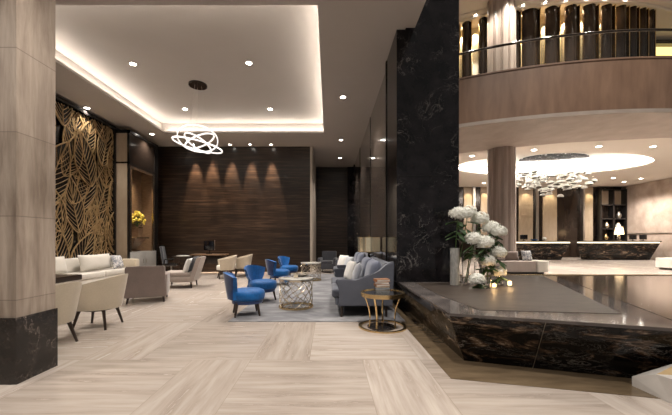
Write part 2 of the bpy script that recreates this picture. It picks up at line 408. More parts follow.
# ------------------------------------------------------------------ black stone plinth with the flowers
pl = thing('stone_plinth', 'large low black marble plinth with tapering sides carrying the flowers', 'plinth', (1.3,3.42,0))
O = V((1.3,3.42))
def L(p): return (p[0]-O.x, p[1]-O.y)
top = [(1.30,6.96),(1.30,3.42),(3.07,2.84),(6.2,1.815),(9.8,7.1),(2.46,7.1),(2.46,6.97)]
bot = [(1.51,6.86),(1.51,3.54),(2.95,3.08),(6.0,2.09),(9.4,6.9),(2.5,6.9),(2.5,6.86)]
MB().prism([L(p) for p in bot], 0, .53, [L(p) for p in top]).build('body', 'portoro', pl, 0)
MB().prism([L(p) for p in top], .53, .56).build('top_slab', 'plinth_grey', pl, 0)
MB().prism([L(p) for p in [(2.5,7.0),(2.5,5.85),(1.60,5.85),(1.58,4.6),(1.70,3.57),(3.13,3.39),(4.72,7.0)]], .56, .564).build('matte_inset', 'inset_brown', pl, 0)
MB().prism([L(p) for p in [(4.97,6.95),(3.38,3.12),(6.1,2.2),(9.5,6.95)]], .56, .564).build('mosaic_panel', 'mosaic', pl, 0)
MB().prism([L(p) for p in [(2.46,7.1),(9.8,7.1),(9.8,7.16),(2.46,7.16)]], .50, .575).build('gold_edge', 'gold', pl, 0)
sm = MB()
for s0 in (.30,):
    p0 = V((1.295,3.42,.56)); 
    a = V((2.14,3.135,.53)); b2 = V((2.14,3.334,0))
    sm.tube([a-V((0,.003,0)), b2-V((0,.003,0))], .003, 4)
sm.build('joint_line', 'steel', pl, 0, loc=(-O.x,-O.y,0))
bl = MB()
vs = [(2.80,2.93,0),(2.82,2.60,0),(4.6,2.0,0),(4.6,2.2,0),(2.80,2.93,.09),(2.83,2.74,.19),(3.14,2.80,.29),(2.83,2.62,.20),(4.6,2.02,.36),(4.6,2.23,.42)]
vv = [bl.bm.verts.new(V(v)-V((2.8,2.6,0))) for v in vs]
for f in ((0,1,7,5,4),(1,2,8,7),(2,3,9,8),(3,0,4,6,9),(0,3,2,1)): bl.bm.faces.new([vv[i] for i in f])
for f in ((4,5,6),(5,7,8),(5,8,9,6)): bl.bm.faces.new([vv[i] for i in f])
o = tag(bl.build('marble_block', 'white_marble', None, 0, (2.8,2.6,0)), 'faceted pale marble block beside the black plinth at the bottom right', 'block')
o.data.materials.append(M['honey']); o.data.polygons[len(o.data.polygons)-1].material_index = 1; o.data.polygons[len(o.data.polygons)-2].material_index = 0
# ------------------------------------------------------------------ lobby ceilings and balcony
CX, CY, RR = 10.4, 23.25, 13.4
def arc(rad, x): return CY - sqrt(max(.01, rad*rad-(x-CX)**2))
def ring_wall(m, rad, th, x0, x1, z0, z1, n=60):
    def f(rd):
        def q(u, v):
            x = x0+(x1-x0)*u; return V((x, arc(rd, x), z0+(z1-z0)*v))
        return q
    return m.slab(f(rad), n, 1, f(rad-th))
bal = thing('balcony', 'curved brown stone balcony with a glass railing above the lobby', 'balcony', (0,0,5.3))
D = V((0,0,-5.3))
def bal_part(m, name, mat, sm=30):
    o = m.build(name, mat, bal, sm); o.location = D; return o
bal_part(ring_wall(MB(), RR, .28, 2.41, 19.5, 5.42, 7.0), 'parapet', 'parapet_stone')
bal_part(ring_wall(MB(), RR+.05, .34, 2.41, 19.5, 5.30, 5.42), 'lower_moulding', 'soffit_stone')
bal_part(ring_wall(MB(), RR+.03, .34, 2.41, 19.5, 7.0, 7.05), 'coping', 'parapet_stone')
bal_part(ring_wall(MB(), RR-.10, .015, 2.41, 19.5, 7.05, 7.90), 'railing_glass', 'rail_glass')
hr = MB(); hr.tube([(x, arc(RR-.1, x), 7.95) for x in [2.45+i*.28 for i in range(61)]], .04, 8)
bal_part(hr, 'handrail', 'bronze')
# soffit under the balcony (curved inner edge)
def inner(x):
    p = [(2.4,15.4),(5.95,14.5),(7.34,13.75),(9.5,12.9),(12.98,12.25),(16,12.6),(19.5,14.5)]
    for (a, ya), (b, yb) in zip(p, p[1:]):
        if a <= x <= b:
            k = (x-a)/(b-a); return ya+(yb-ya)*k
    return p[-1][1]
def fq(z):
    def q(u, v):
        x = 2.41+17.0*u; a = arc(RR-.25, x); b = max(inner(x), a+.3); return V((x, a+(b-a)*v, z))
    return q
struct(MB().slab(fq(5.302), 60, 1, fq(5.46)).build('ceiling_soffit', 'soffit_stone'))
# lobby ceiling with the oval dome opening
ex, ey, ea, eb = 12.2, 17.5, 5.1, 2.6; ZL = 5.45
def rect_pt(a):
    dx, dy = cos(a), sin(a)
    k = min(((22.6-ex) if dx > 0 else (ex-2.4))/max(abs(dx), 1e-6), ((24.5-ey) if dy > 0 else (ey-12.3))/max(abs(dy), 1e-6))
    return ex+dx*k, ey+dy*k
angs = sorted([i/96*2*pi for i in range(96)] + [math.atan2(y-ey, x-ex) % (2*pi) for x in (2.4,22.6) for y in (12.3,24.5)])
def oval(m, sc, z0, z1, sc2=None):
    sc2 = sc2 or sc; n = 96
    a = [m.bm.verts.new((ex+ea*sc*cos(2*pi*i/n), ey+eb*sc*sin(2*pi*i/n), z0)) for i in range(n)]
    b = [m.bm.verts.new((ex+ea*sc2*cos(2*pi*i/n), ey+eb*sc2*sin(2*pi*i/n), z1)) for i in range(n)]
    for i in range(n): m.bm.faces.new((a[i], a[(i+1)%n], b[(i+1)%n], b[i]))
    return a, b
m = MB()
for z in (ZL, ZL+.10):
    A = [m.bm.verts.new((ex+ea*cos(a), ey+eb*sin(a), z)) for a in angs]; B = [m.bm.verts.new((*rect_pt(a), z)) for a in angs]
    for i in range(len(angs)): j = (i+1) % len(angs); m.bm.faces.new((A[i], A[j], B[j], B[i]))
oval(m, 1, ZL, ZL+.10)
struct(m.build('ceiling_lobby', 'lobby_paint', smooth=0))
m = MB(); a, b = oval(m, 1.10, ZL+.10, ZL+.62); oval(m, 1.10, ZL+.10, ZL+.10, 1.0); m.bm.faces.new(b)
struct(m.build('ceiling_dome', 'lobby_paint', smooth=30))
m = MB()
m.tube([(ex+ea*1.04*cos(2*pi*i/96), ey+eb*1.05*sin(2*pi*i/96), ZL+.17) for i in range(96)], .055, 5, True)
tag(m.build('cove_light', 'dome_cove'), 'white cove light hidden around the oval lobby ceiling dome', 'cove light')
# upper floor
m = MB()
def up(z):
    def q(u, v):
        x = 2.41+17.0*u; a = arc(RR-.28, x); return V((x, a+(24.5-a)*v, z))
    return q
struct(m.slab(up(6.09), 60, 1, up(6.20)).build('upper_floor', 'cream_wall', smooth=0))
UC = 11.85
struct(MB().span(2.41, 24, 11, 24.5, UC, UC+.2).build('ceiling_upper', 'lobby_paint', smooth=0))
m = MB()
for rd, w in ((13.05,.10),(12.72,.06)):
    m.tube([(11.8+rd*cos(a), 26.6+rd*sin(a), UC-.03) for a in [pi*1.22+i*pi*.56/60 for i in range(61)]], .08, 6, flat=(w,.07))
struct(m.build('trim_9', 'lobby_paint'))
struct(MB().span(15.9, 19.4, 17.4, 17.6, 6.205, UC).build('wall_upper_right', 'cream_wall', smooth=0))
# louvre panels upstairs
PX = [455,467,484,517,532,554,574,593,610.5,625,636,646,654]
PW = [10,10,10,9,18,14,14,15,13,12.5,10.5,9,6]
def parc(px):
    k = (px-329)/FPX
    # standing on an arc about (11.8, 27.2) of radius 12.9
    a = k*k+1; b = -2*(k*11.8+26.6); cc = 11.8**2+26.6**2-12.6**2
    y = (-b-sqrt(max(0, b*b-4*a*cc)))/(2*a); return k*y, y
ords = ['leftmost dark bronze louvre panel left of the upper column, half behind the black pillar',
 'second dark bronze louvre panel left of the upper column','dark bronze louvre panel standing just left of the upper column',
 'narrow dark bronze louvre panel just right of the upper column','second dark bronze louvre panel right of the upper column, the widest one',
 'third dark bronze louvre panel right of the upper column','fourth dark bronze louvre panel right of the upper column',
 'fifth dark bronze louvre panel right of the upper column','sixth dark bronze louvre panel right of the upper column',
 'fourth dark bronze louvre panel from the right end','third dark bronze louvre panel from the right end',
 'second dark bronze louvre panel from the right end','last narrow dark bronze louvre panel at the right end']
for px, pw, lb in zip(PX, PW, ords):
    x, y = parc(px); w = .86*pw*y/FPX
    ang = math.atan2(x-11.8, 26.6-y)
    def f(off):
        def q(u, v): return V(((u-.5)*w, .16*(2*u-1)**2+off, v*(UC-6.25)))
        return q
    t = thing('louvre_panel', lb, 'panel', (x, y, 6.205), ang*.8, 'bronze louvre panels on the upper floor')
    MB().slab(f(0), 10, 1, f(.06)).build('curved_face', 'bronze', t)
    MB().span(w/2-.01, w/2+.025, .02, .30, 0, UC-6.25).build('edge_strip', 'gold', t, 0)
gw = MB()
def gf(off):
    def q(u, v):
        px = 440+215*u; x, y = parc(px); d = V((x-11.8, y-26.6)).normalized(); return V((x-d.x*(.75+off), y-d.y*(.75+off), 6.205+v*(UC-6.21)))
    return q
struct(gw.slab(gf(0), 40, 1, gf(.08)).build('wall_upper_back', 'pale_gold'))
for px in (461.5,475.5,521.5,543,563,583,601,621,649):
    x, y = parc(px); d = V((11.8-x, 26.6-y)).normalized()
    lamp('SPOT', (x+d.x*.35, y+d.y*.35, UC-.12), 240, (1,.80,.50), .05, spot=120, blend=.5)
for px, y0 in ((525,12.6),(565,12.2),(610,12.4),(472,13.3)):
    x = (px-329)*y0/FPX; lamp('SPOT', (x, y0, UC-.05), 420, (1,.92,.80), .1, spot=120)  # added spots; their bounce brightens the upper hall
struct(MB().span(15.95,18.8,16.4,17.3,6.205,10.89).build('wall_niche_base','cream_wall',smooth=0))
ng = thing('light_niche', 'yellow lit recess at the right end of the upper floor', 'lit recess', (17,16.6,10.9))
MB().span(-.6, 1.7, .10, .16, 0, .62).build('back_panel', 'niche_glow', ng, 0)
MB().span(-.7, 1.8, -.2, .3, .62, .82).build('lintel', 'bronze', ng, 0)
# ------------------------------------------------------------------ carved leaf screen
SY0, SY1, SZ0, SZ1 = 6.2, 10.78, .5, 5.12
scr = thing('carved_screen', 'tall golden openwork leaf screen on the left wall behind the long sofa', 'screen', (-7.44, 8.49, 0))
Ys = lambda y: y-8.49
MB().span(.0, .02, Ys(SY0), Ys(SY1), SZ0, SZ1).build('backing', 'black', scr, 0)
m = MB()
m.span(.02,.16, Ys(SY0-.08), Ys(SY0), SZ0-.08, SZ1+.1); m.span(.02,.16, Ys(SY1), Ys(SY1+.07), SZ0-.08, SZ1+.1)
m.span(.02,.16, Ys(SY0), Ys(SY1), SZ1, SZ1+.1); m.span(.02,.16, Ys(SY0), Ys(SY1), SZ0-.08, SZ0)
m.build('frame', 'black', scr, 0)
rnd = random.Random(11)
cand = []
for r_ in range(8):
    for q in range(9):
        cand.append((SY0+.05+q*.60+rnd.uniform(-.12,.12)+(.3 if r_ % 2 else 0), SZ0-.35+r_*.72+rnd.uniform(-.14,.14)))
rnd.shuffle(cand)
lat = MB(); pla = MB()
def inside(y, z): return SY0 < y < SY1 and SZ0 < z < SZ1
for n_, (yb, zb) in enumerate(cand):
    ang = rnd.uniform(-.5, .5); Ln = rnd.uniform(1.45,1.95); Wd = Ln*rnd.uniform(.20,.25); xx = .030+.0013*n_
    ax = V((0, sin(ang), cos(ang))); ac = V((0, cos(ang), -sin(ang)))
    base = V((0, Ys(yb), zb)); bow = rnd.uniform(-.12,.12)
    def mid(s_): return base+ax*(Ln*s_)+ac*(bow*sin(pi*s_))
    def wid(s_): return Wd*(sin(pi*min(1, s_**.82))**.85)
    def strip(pp, r):
        run = []
        for p in pp+[None]:
            if p is not None and inside(p.y+8.49, p.z): run.append(p)
            else:
                if len(run) > 1: lat.tube([V((xx+.006, q.y, q.z)) for q in run], r, 4)
                run = []
    ss = [i/22 for i in range(23)]
    lft = [mid(s_)-ac*wid(s_) for s_ in ss]; rgt = [mid(s_)+ac*wid(s_) for s_ in ss]
    strip(lft, .021); strip(rgt, .021); strip([mid(s_) for s_ in ss], .017)
    for i in range(22):
        quad = [lft[i], lft[i+1], rgt[i+1], rgt[i]]
        if all(inside(p.y+8.49, p.z) for p in quad):
            try: pla.bm.faces.new([pla.bm.verts.new(V((xx, p.y, p.z))) for p in quad])
            except Exception: pass
    for k in range(11):
        s0 = .03+k*.08; s1 = min(.985, s0+.24)
        for sg in (-1, 1):
            a_, b_ = mid(s0), mid(s1)+ac*sg*wid(s1)*.97
            strip([a_+(b_-a_)*(j/6)-ax*.03*sin(pi*j/6) for j in range(7)], .0095)
lat.build('leaf_lattice', 'lattice_gold', scr, 0)
po = pla.build('leaf_ground', 'black', scr, 0)
sd = po.modifiers.new('thick', 'SOLIDIFY'); sd.thickness = .001
# ------------------------------------------------------------------ corner display cabinet
cab = thing('display_cabinet', 'black framed glossy display cabinet with a lit niche left of the back wall', 'cabinet', (-7.44,10.87,0))
W_, D_ = .59, 1.85      # reach into the room (x), length (y)
m = MB()
m.span(0, W_, 0, .05, 5.02, 5.14); m.span(0,.07, 0,.05, .0, 5.14); m.span(W_-.07, W_, 0,.07, 0, 5.14)
m.span(W_-.07, W_, D_-.26, D_, 0, 5.14); m.span(W_-.06, W_, .07, D_-.26, 5.04, 5.14); m.span(W_-.06, W_, .07, D_-.26, 3.92, 4.02); m.span(0, W_, 0, .05, 3.98, 4.04)
m.build('frame', 'black', cab, 0)
MB().span(.07, W_-.07, .01, .04, 0.0, 3.98).build('side_panel', 'tanpanel', cab, 0)
MB().span(.07, W_-.07, .01, .04, 4.04, 5.02).build('upper_side_panel', 'tanpanel', cab, 0)
MB().span(W_-.055, W_-.02, .07, D_-.26, 4.02, 5.04).build('header_panel', 'bronze', cab, 0)
MB().span(.05, .10, .07, D_-.1, 0, 5.1).build('niche_back', 'midwood', cab, 0)
m = MB(); m.span(W_-.06, W_-.005, .07, .15, .93, 3.92); m.span(W_-.06, W_-.005, D_-.36, D_-.27, .93, 3.92); m.span(W_-.06, W_-.005, .15, D_-.36, 3.84, 3.92)
m.build('niche_frame', 'pale_gold', cab, 0)
MB().span(.10, W_-.06, D_-.32, D_-.27, .93, 3.92).build('niche_side', 'midwood', cab, 0)
bc_ = MB().span(.10, W_+.03, .05, D_-.20, 0, .93, .008).build('base_cabinet', 'grey_cab', cab)
for y_ in (.09, .87):
    dr = MB().span(W_+.03, W_+.045, y_, y_+.74, .08, .88, .003).build('door', 'grey_cab', bc_)
    MB().span(W_+.045, W_+.065, y_+(.66 if y_ < .5 else .05), y_+(.68 if y_ < .5 else .07), .5, .66).build('handle', 'steel', bc_, 0)
sh = MB().span(.10, W_-.02, .45, 1.25, 1.41, 1.455, .005).build('shelf', 'pale_gold', cab)
bk = MB(); bk.prism([(.10,.72),(.22,.72),(.22,.98),(.10,.98)], 1.02, 1.41, [(.10,.50),(.5,.50),(.5,1.20),(.10,1.20)]); bk.build('corbel', 'midwood', cab, 0)
lamp('SPOT', (-7.1,11.6,3.85), 60, (1,.85,.62), .03, spot=60)
lamp('SPOT', (-7.15,11.85,3.85), 40, (1,.85,.62), .03, spot=50)
vz = thing('vase', 'square brown vase holding yellow flowers on the niche shelf', 'vase', (-7.10,11.72,1.456))
m = MB(); m.prism([(-.12,-.12),(.12,-.12),(.12,.12),(-.12,.12)], 0, .36, [(-.14,-.14),(.14,-.14),(.14,.14),(-.14,.14)]); m.build('body', 'midwood', vz, 0)
MB().span(-.145,.145,-.145,.145,.33,.37,.004).build('rim', 'pale_gold', vz)
fl = thing('flower_bouquet', 'round bouquet of yellow flowers in the brown niche vase', 'flowers', (-7.10,11.72,1.83))
rr = random.Random(3); st = MB(); le = MB(); bo = []
for i in range(30):
    a = rr.uniform(0, 2*pi); k = sqrt(rr.uniform(0.03,1)); p = V((.27*k*cos(a), .31*k*sin(a), .16+.34*(1-k*k)+rr.uniform(-.03,.06)))
    st.tube([(0,0,0), p*.5+V((0,0,.05)), p], .005, 4)
    b_ = MB()
    for j in range(7):
        d = V((rr.gauss(0,1), rr.gauss(0,1), rr.gauss(.5,1))).normalized(); b_.ball(p+d*.045, .040, 1)
    b_.build('bloom', 'petal_yellow', fl)
    for j in range(4):
        a2 = rr.uniform(0, 2*pi); c0 = p*rr.uniform(.4,.9); dv = V((cos(a2), sin(a2), rr.uniform(-.6,.4)))*.10; sv = V((-sin(a2), cos(a2), 0))*.028
        q = [le.bm.verts.new(x) for x in (c0, c0+dv*.5+sv, c0+dv, c0+dv*.5-sv)]; le.bm.faces.new(q)
st.build('stems', 'stem', fl); le.build('leaves', 'leaf', fl, 0)
# ------------------------------------------------------------------ furniture makers (front of every piece = local +X)
def tapered_legs(t, pts, h, r0, r1, mat, spl=.03, name='leg', z0=0):
    for (x, y) in pts:
        MB().cone((x+spl*(1 if x > 0 else -1), y+spl*(1 if y > 0 else -1), z0), (x, y, z0+h), r1, r0, 8).build(name, mat, t)
def tub_chair(label, loc, rz, s=1.0):
    t = thing('tub_chair', label, 'chair', loc, rz, 'cream tub chairs')
    a0, a1 = R(52), R(308)
    def surf(dr):
        def q(u, v):
            a = a0+(a1-a0)*u; k = (1-cos(a))/2
            hz = .63+.185*k**1.3
            z = .30+(hz-.30)*v; r = (.30+.07*v**.8)*(1.0+.05*k*v)+dr
            return V((r*cos(a)*1.02, r*sin(a), z))
        return q
    MB().slab(surf(0), 30, 8, surf(-.045)).build('shell', 'cream', t, 60)
    m = MB(); m.lathe([(.20,.305),(.25,.31),(.255,.36),(.255,.43),(.24,.46),(.18,.47)], 28, 1.05, .98, (.03,0,0)); m.build('seat', 'white_fab', t, 60)
    MB().lathe([(.2,.27),(.22,.302)], 20).build('seat_frame', 'darkwood', t)
    tapered_legs(t, [(.17,.17),(.17,-.17),(-.17,.17),(-.17,-.17)], .30, .026, .016, 'darkwood', .065)
    return t
tc = tub_chair('cream tub chair half hidden behind the square pillar on the left', (-3.62,4.02,0), R(172))
dup(tc, (-3.60,4.95,0), R(186), 'cream tub chair next to the taupe club chair, backing the pillar chair')
dup(tc, (-3.66,11.2,0), R(205), 'cream tub chair before the dark back wall, the left of two')
dup(tc, (-3.26,11.85,0), R(200), 'cream tub chair before the dark back wall, the right of two')
# dining table by the long sofa
t = thing('dining_table', 'dark square cafe table in front of the long cream sofa', 'table', (-4.68,5.05,0))
MB().span(-.42,.42,-.42,.42,.67,.76,.006).build('top', 'darkwood', t)
MB().span(-.05,.05,-.05,.05,.03,.67).build('post', 'midwood', t, 0)
MB().span(-.28,.28,-.28,.28,0,.03,.005).build('foot', 'bronze', t)
# long sofa on the left wall
t = thing('long_sofa', 'long off-white banquette sofa under the golden leaf screen', 'sofa', (-6.88,8.35,0))
MB().span(-.38,.48,-2.3,2.3,.08,.30,.02).build('base', 'white_fab', t)
for i in range(3):
    y0 = -2.18+i*1.46; MB().span(-.16,.50,y0,y0+1.44,.30,.46,.04).build('seat_cushion', 'white_fab', t)
MB().span(-.40,-.16,-2.3,2.3,.30,.84,.05).build('backrest', 'white_fab', t)
for s_ in (-1,1): MB().span(-.40,.46,s_*2.32-.12,s_*2.32+.10,.08,.72,.05).build('arm', 'cream', t)
tapered_legs(t, [(.36,2.2),(.36,-2.2),(-.3,2.2),(-.3,-2.2)], .08, .03, .025, 'darkwood', 0)
def cushion(name, label, loc, w, h, th, mat, rz, tilt, cat='cushion', group=None):
    o = MB().pillow(w, h, th).build(name, mat, None, 60, loc)
    o.rotation_euler = (0, tilt, rz); return tag(o, label, cat, group)
cushion('back_cushion', 'large off-white back cushion on the near half of the long sofa', (-6.80,7.7,.71), 1.0,.46,.22,'white_fab', 0, -.22)
cushion('back_cushion', 'large off-white back cushion at the far half of the long sofa', (-6.80,9.25,.71), 1.25,.46,.22,'white_fab', 0, -.22)
cushion('throw_pillow', 'small blue and white patterned pillow at the far end of the long sofa', (-6.58,9.85,.67), .44,.42,.14,'pillow_pattern', 0, -.28)
# club chair seen from behind
t = thing('club_chair', 'boxy taupe club chair seen from behind beside the cream tub chair', 'armchair', (-4.06,7.12,0), R(112))
def trap(x0, x1, w0, w1, z0, z1, sl=0):
    m = MB(); m.prism([(x0,-w0/2),(x1,-w0/2),(x1,w0/2),(x0,w0/2)], z0, z1, [(x0-sl,-w1/2),(x1-sl,-w1/2),(x1-sl,w1/2),(x0-sl,w1/2)])
    bmesh.ops.bevel(m.bm, geom=m.bm.edges[:], offset=.018, segments=2, affect='EDGES'); return m
trap(-.38,-.26,.80,.74,.12,.79,.06).build('backrest', 'taupe', t)
for s_ in (-1,1): MB().box((.02,s_*.36,.36),(.72,.09,.48),.02).build('arm', 'taupe', t)
MB().box((.03,0,.25),(.70,.63,.24),.02).build('seat_base', 'taupe', t); MB().box((.05,0,.43),(.64,.62,.13),.04).build('seat_cushion', 'taupe_light', t)
tapered_legs(t, [(.32,.33),(.32,-.33),(-.33,.33),(-.33,-.33)], .13, .026, .018, 'darkwood', .02)
# slipper chair
t = thing('slipper_chair', 'armless light taupe lounge chair with slanted back, left of the desk', 'armchair', (-4.20,9.15,0), R(188))
MB().box((.08,0,.25),(.80,.66,.16),.025).build('seat_base', 'taupe_light', t); MB().box((.10,0,.39),(.78,.66,.13),.04).build('seat_cushion', 'taupe_light', t)
trap(-.34,-.22,.70,.66,.17,.86,.22).build('backrest', 'taupe_light', t)
tapered_legs(t, [(.40,.27),(.40,-.27),(-.28,.27),(-.28,-.27)], .18, .026, .018, 'darkwood', .02)
cushion('throw_pillow', 'white pillow leaning on the light taupe slipper chair', (-4.02,9.08,.63), .46,.42,.15,'pillow_white', R(188), -.32)
cushion('throw_pillow', 'thin charcoal pillow behind the white one on the slipper chair', (-3.90,9.10,.66), .50,.46,.06,'char', R(188), -.32)
# desk corner
t = thing('writing_desk', 'wooden writing desk with a wide top before the back wall', 'desk', (-4.72,12.55,0))
MB().box((0,0,.775),(1.32,.62,.045),.006).build('top', 'midwood', t)
for x_ in (-.55,.55): MB().box((x_,0,.38),(.09,.5,.75),.006).build('leg', 'darkwood', t)
MB().box((0,.22,.55),(1.05,.03,.30),.004).build('modesty_panel', 'darkwood', t)
t = thing('computer_monitor', 'black computer monitor standing on the writing desk', 'monitor', (-4.77,12.6,.799))
sc_ = MB().box((0,0,.33),(.42,.035,.36),.008).build('screen', 'screen', t); MB().box((.225,0,.35),(.012,.04,.4)).build('bezel', 'steel', sc_)
MB().cone((0,.02,.015),(0,.02,.20),.02,.02).build('stand', 'black', t); MB().lathe([(.12,0),(.12,.012),(.03,.018)],24).build('foot','black',t)
t = thing('side_desk', 'low side table with papers left of the writing desk', 'table', (-5.74,12.45,0))
MB().box((0,0,.70),(.62,.55,.04),.006).build('top', 'darkwood', t)
tapered_legs(t, [(.26,.22),(.26,-.22),(-.26,.22),(-.26,-.22)], .68, .02,.016,'darkwood', 0)
tag(MB().box((0,0,0),(.40,.30,.03)).build('paper_stack','paper',None,0,(-5.70,12.40,.736)), 'white stack of papers on the low side table by the desk', 'papers')
t = thing('office_chair', 'black high-back office chair at the far left before the wall', 'chair', (-5.72,11.5,0), R(15))
def of(off):
    def q(u, v):
        y = (u-.5)*.46*(1-.15*v*v); return V((-.22-.10*v+.05*(2*u-1)**2+off, y, .50+.62*v))
    return q
MB().slab(of(0), 8, 8, of(-.06)).build('backrest', 'char', t, 60)
MB().box((0,0,.46),(.48,.48,.09),.035).build('seat', 'black', t)
for s_ in (-1,1): MB().tube([(-.18,s_*.26,.47),(-.16,s_*.27,.66),(.12,s_*.27,.66)], .02, 6).build('armrest', 'black', t)
MB().cone((0,0,.06),(0,0,.42),.03,.03).build('column', 'steel', t)
m = MB()
for k in range(5): m.cone((0,0,.10),(.28*cos(k*2*pi/5),.28*sin(k*2*pi/5),.05),.025,.018,6)
m.build('star_base','black',t)
for k in range(5): MB().ball((.28*cos(k*2*pi/5),.28*sin(k*2*pi/5),.03),.03,1).build('caster','black',t)
# blue chairs
def blue_chair(label, loc, rz):
    t = thing('blue_chair', label, 'chair', loc, rz, 'royal blue velvet lounge chairs')
    m = MB(); m.lathe([(.22,.265),(.285,.275),(.30,.31),(.30,.35),(.30,.385),(.285,.43),(.22,.455),(.08,.46)], 32, 1.0, 1.0, (.03,0,0)); m.build('seat', 'blue', t, 60)
    MB().lathe([(.27,.215),(.28,.27)], 28, c=(.02,0,0)).build('seat_frame', 'navy', t)
    def bk(off):
        def q(u, v):
            s_ = 2*u-1
            w = .21+.10*max(0, (v-.35)/.65)**.8-.03*sin(pi*min(1, v/.5)) if True else 0
            y = s_*w; z = .30+.47*v-(.05*s_*s_*max(0, v-.6)/.4)+.02*(1-s_*s_)*0
            if v > .95: z -= .02*abs(s_)**3
            x = -.235-.11*v+.13*s_*s_*(.6+.6*v)+off*(1-.35*v)
            return V((x, y, z))
        return q
    MB().slab(bk(.0), 16, 12, bk(-.085)).build('backrest', 'blue', t, 60)
    MB().slab(bk(-.086), 16, 12, bk(-.094)).build('shaded_back', 'navy', t, 60)  # dark skin puts the shadow on the blue backs into the colour
    tapered_legs(t, [(.17,.17),(.17,-.17),(-.17,.17),(-.17,-.17)], .24, .026, .017, 'darkwood', .04)
    return t
bc = blue_chair('nearest royal blue velvet chair at the front edge of the grey rug', (-1.49,5.72,.012), R(20))
dup(bc, (-1.48,7.02,.012), R(-32), 'royal blue velvet chair directly behind the nearest blue chair, facing the lattice table')
dup(bc, (-1.52,9.55,.012), R(32), 'blue velvet chair showing its shaded back, third from the front')
dup(bc, (-1.40,11.1,.012), R(-30), 'farthest royal blue velvet chair, beside the far lattice table')
# rug
tag(MB().box((0,0,.006),(2.92,7.3,.012),.003).build('area_rug','rug',None,30,(-.20,8.87,0)), 'large mottled grey rug under the blue chairs and lattice tables', 'rug')
# lattice drum tables
def drum_table(label, loc):
    t = thing('lattice_table', label, 'table', loc, 0, 'round lattice drum tables')
    r, h = .325, .58; m = MB(); n = 12
    for k in range(n):
        for sg in (-1,1):
            m.tube([(r*cos(k*2*pi/n+sg*v*1.75+.1*sin(v*9)), r*sin(k*2*pi/n+sg*v*1.75+.1*sin(v*9)), .02+v*(h-.06)) for v in [i/20 for i in range(21)]], .0065, 5)
    m.build('lattice', 'pale_gold', t, 60)
    MB().lathe([(r-.05,0),(r+.02,0),(r+.02,.03),(r-.05,.03),(r-.05,0)],40,cap=False).build('base_ring','gold',t)
    MB().lathe([(r-.02,h-.05),(r+.012,h-.05),(r+.012,h-.012),(r-.02,h-.012),(r-.02,h-.05)],40,cap=False).build('top_ring','pale_gold',t)
    MB().lathe([(r+.008,h-.012),(r+.02,h-.008),(r+.02,h+.006),(r+.012,h+.010)],40).build('top','top_marble',t)
    return t
dt = drum_table('near round lattice drum table beside the blue chairs', (-.66,6.35,.012))
dup(dt, (-.60,10.6,.012), .3, 'far round lattice drum table near the back wall corner')
t = thing('glass_votive', 'small glass votive on the near lattice drum table', 'votive', (-.66,6.30,.603))
MB().lathe([(.035,0),(.045,.02),(.05,.10),(.044,.10),(.04,.02)],20).build('cup','pale_gold',t); MB().cone((0,0,.021),(0,0,.06),.03,.03).build('candle','paper',t)
tag(MB().lathe([(.06,0),(.11,.03),(.12,.035),(.10,.035),(.05,.008)],24).build('small_bowl','steel',None,40,(-.55,6.52,.603)), 'shallow silver bowl on the near lattice drum table', 'bowl')
# sofas
def sofa(label, loc, rz, Ln=2.45):
    t = thing('sofa', label, 'sofa', loc, rz, 'slate grey sofas along the right wall')
    MB().span(-.50,.45,-Ln/2+.10,Ln/2-.10,.19,.31,.02).build('base', 'slate', t)
    for s_ in (-1,1):
        poly = [(.40,.19),(.37,.30),(.36,.42),(.385,.52)]
        prof = [(.44,.59),(.445,.63),(.42,.655),(.36,.65),(.25,.63),(.1,.64),(-.05,.67),(-.2,.73),(-.32,.81),(-.42,.90),(-.50,.95),(-.56,.96),(-.57,.93),(-.54,.19)]
        m = MB(); m.prism(poly+prof, 0, .13)
        bmesh.ops.bevel(m.bm, geom=[e_ for e_ in m.bm.edges if abs(e_.verts[0].co.z-e_.verts[1].co.z) < 1e-6], offset=.018, segments=2, affect='EDGES')
        for v in m.bm.verts: v.co = V((v.co.x, v.co.z+(Ln/2-.13 if s_ > 0 else -Ln/2), v.co.y))
        m.build('arm', 'slate', t)
    trap(-.50,-.36,Ln-.26,Ln-.26,.30,.93,.06).build('backrest', 'slate', t)
    k = (Ln-.28)/2
    for i in (0,1):
        yc = -k/2+i*k
        sc_ = MB().box((.08,yc,.385),(.86,k-.01,.15),.045,seg=3).build('seat_cushion', 'slate', t)
        MB().tube([(.508,yc-k/2+.05,.44),(.508,yc+k/2-.05,.44)], .006, 6).build('piping', 'char', sc_)
        mx = MX.Translation((-.28,yc,.68)) @ MX.Rotation(-.18, 4, 'Y')
        MB().pillow(k-.04,.58,.24, mx).build('back_cushion', 'slate_light', t, 60)
    tapered_legs(t, [(.34,Ln/2-.07),(.34,-Ln/2+.07),(-.44,Ln/2-.07),(-.44,-Ln/2+.07)], .195, .028,.02,'darkwood', 0)
    return t
sf = sofa('nearest slate grey sofa with a swooping arm, behind the gold side table', (.56,6.57,.012), R(180), 2.2)
dup(sf, (.66,9.75,.012), R(180), 'farther slate grey sofa beyond the gold drum lamp')
for o in (sf,): pass
cushion('throw_pillow','white pillow on the near slate sofa', (.46,6.95,.68), .46,.44,.14,'pillow_white', R(192), -.30, group=None)
cushion('throw_pillow','grey pillow in front of the white one on the near slate sofa', (.58,6.62,.67), .44,.42,.14,'pillow_grey', R(172), -.30)
cushion('throw_pillow','white pillow on the farther slate sofa, left of its grey one', (.42,9.75,.67), .46,.44,.14,'pillow_white', R(210), -.28)
cushion('throw_pillow','pale grey pillow on the farther slate sofa', (.58,9.35,.66), .46,.42,.14,'pillow_grey', R(200), -.28)
t = thing('grey_armchair','small charcoal armchair at the far end before the alcove wall','armchair',(-.05,13.3,.0),R(-100))
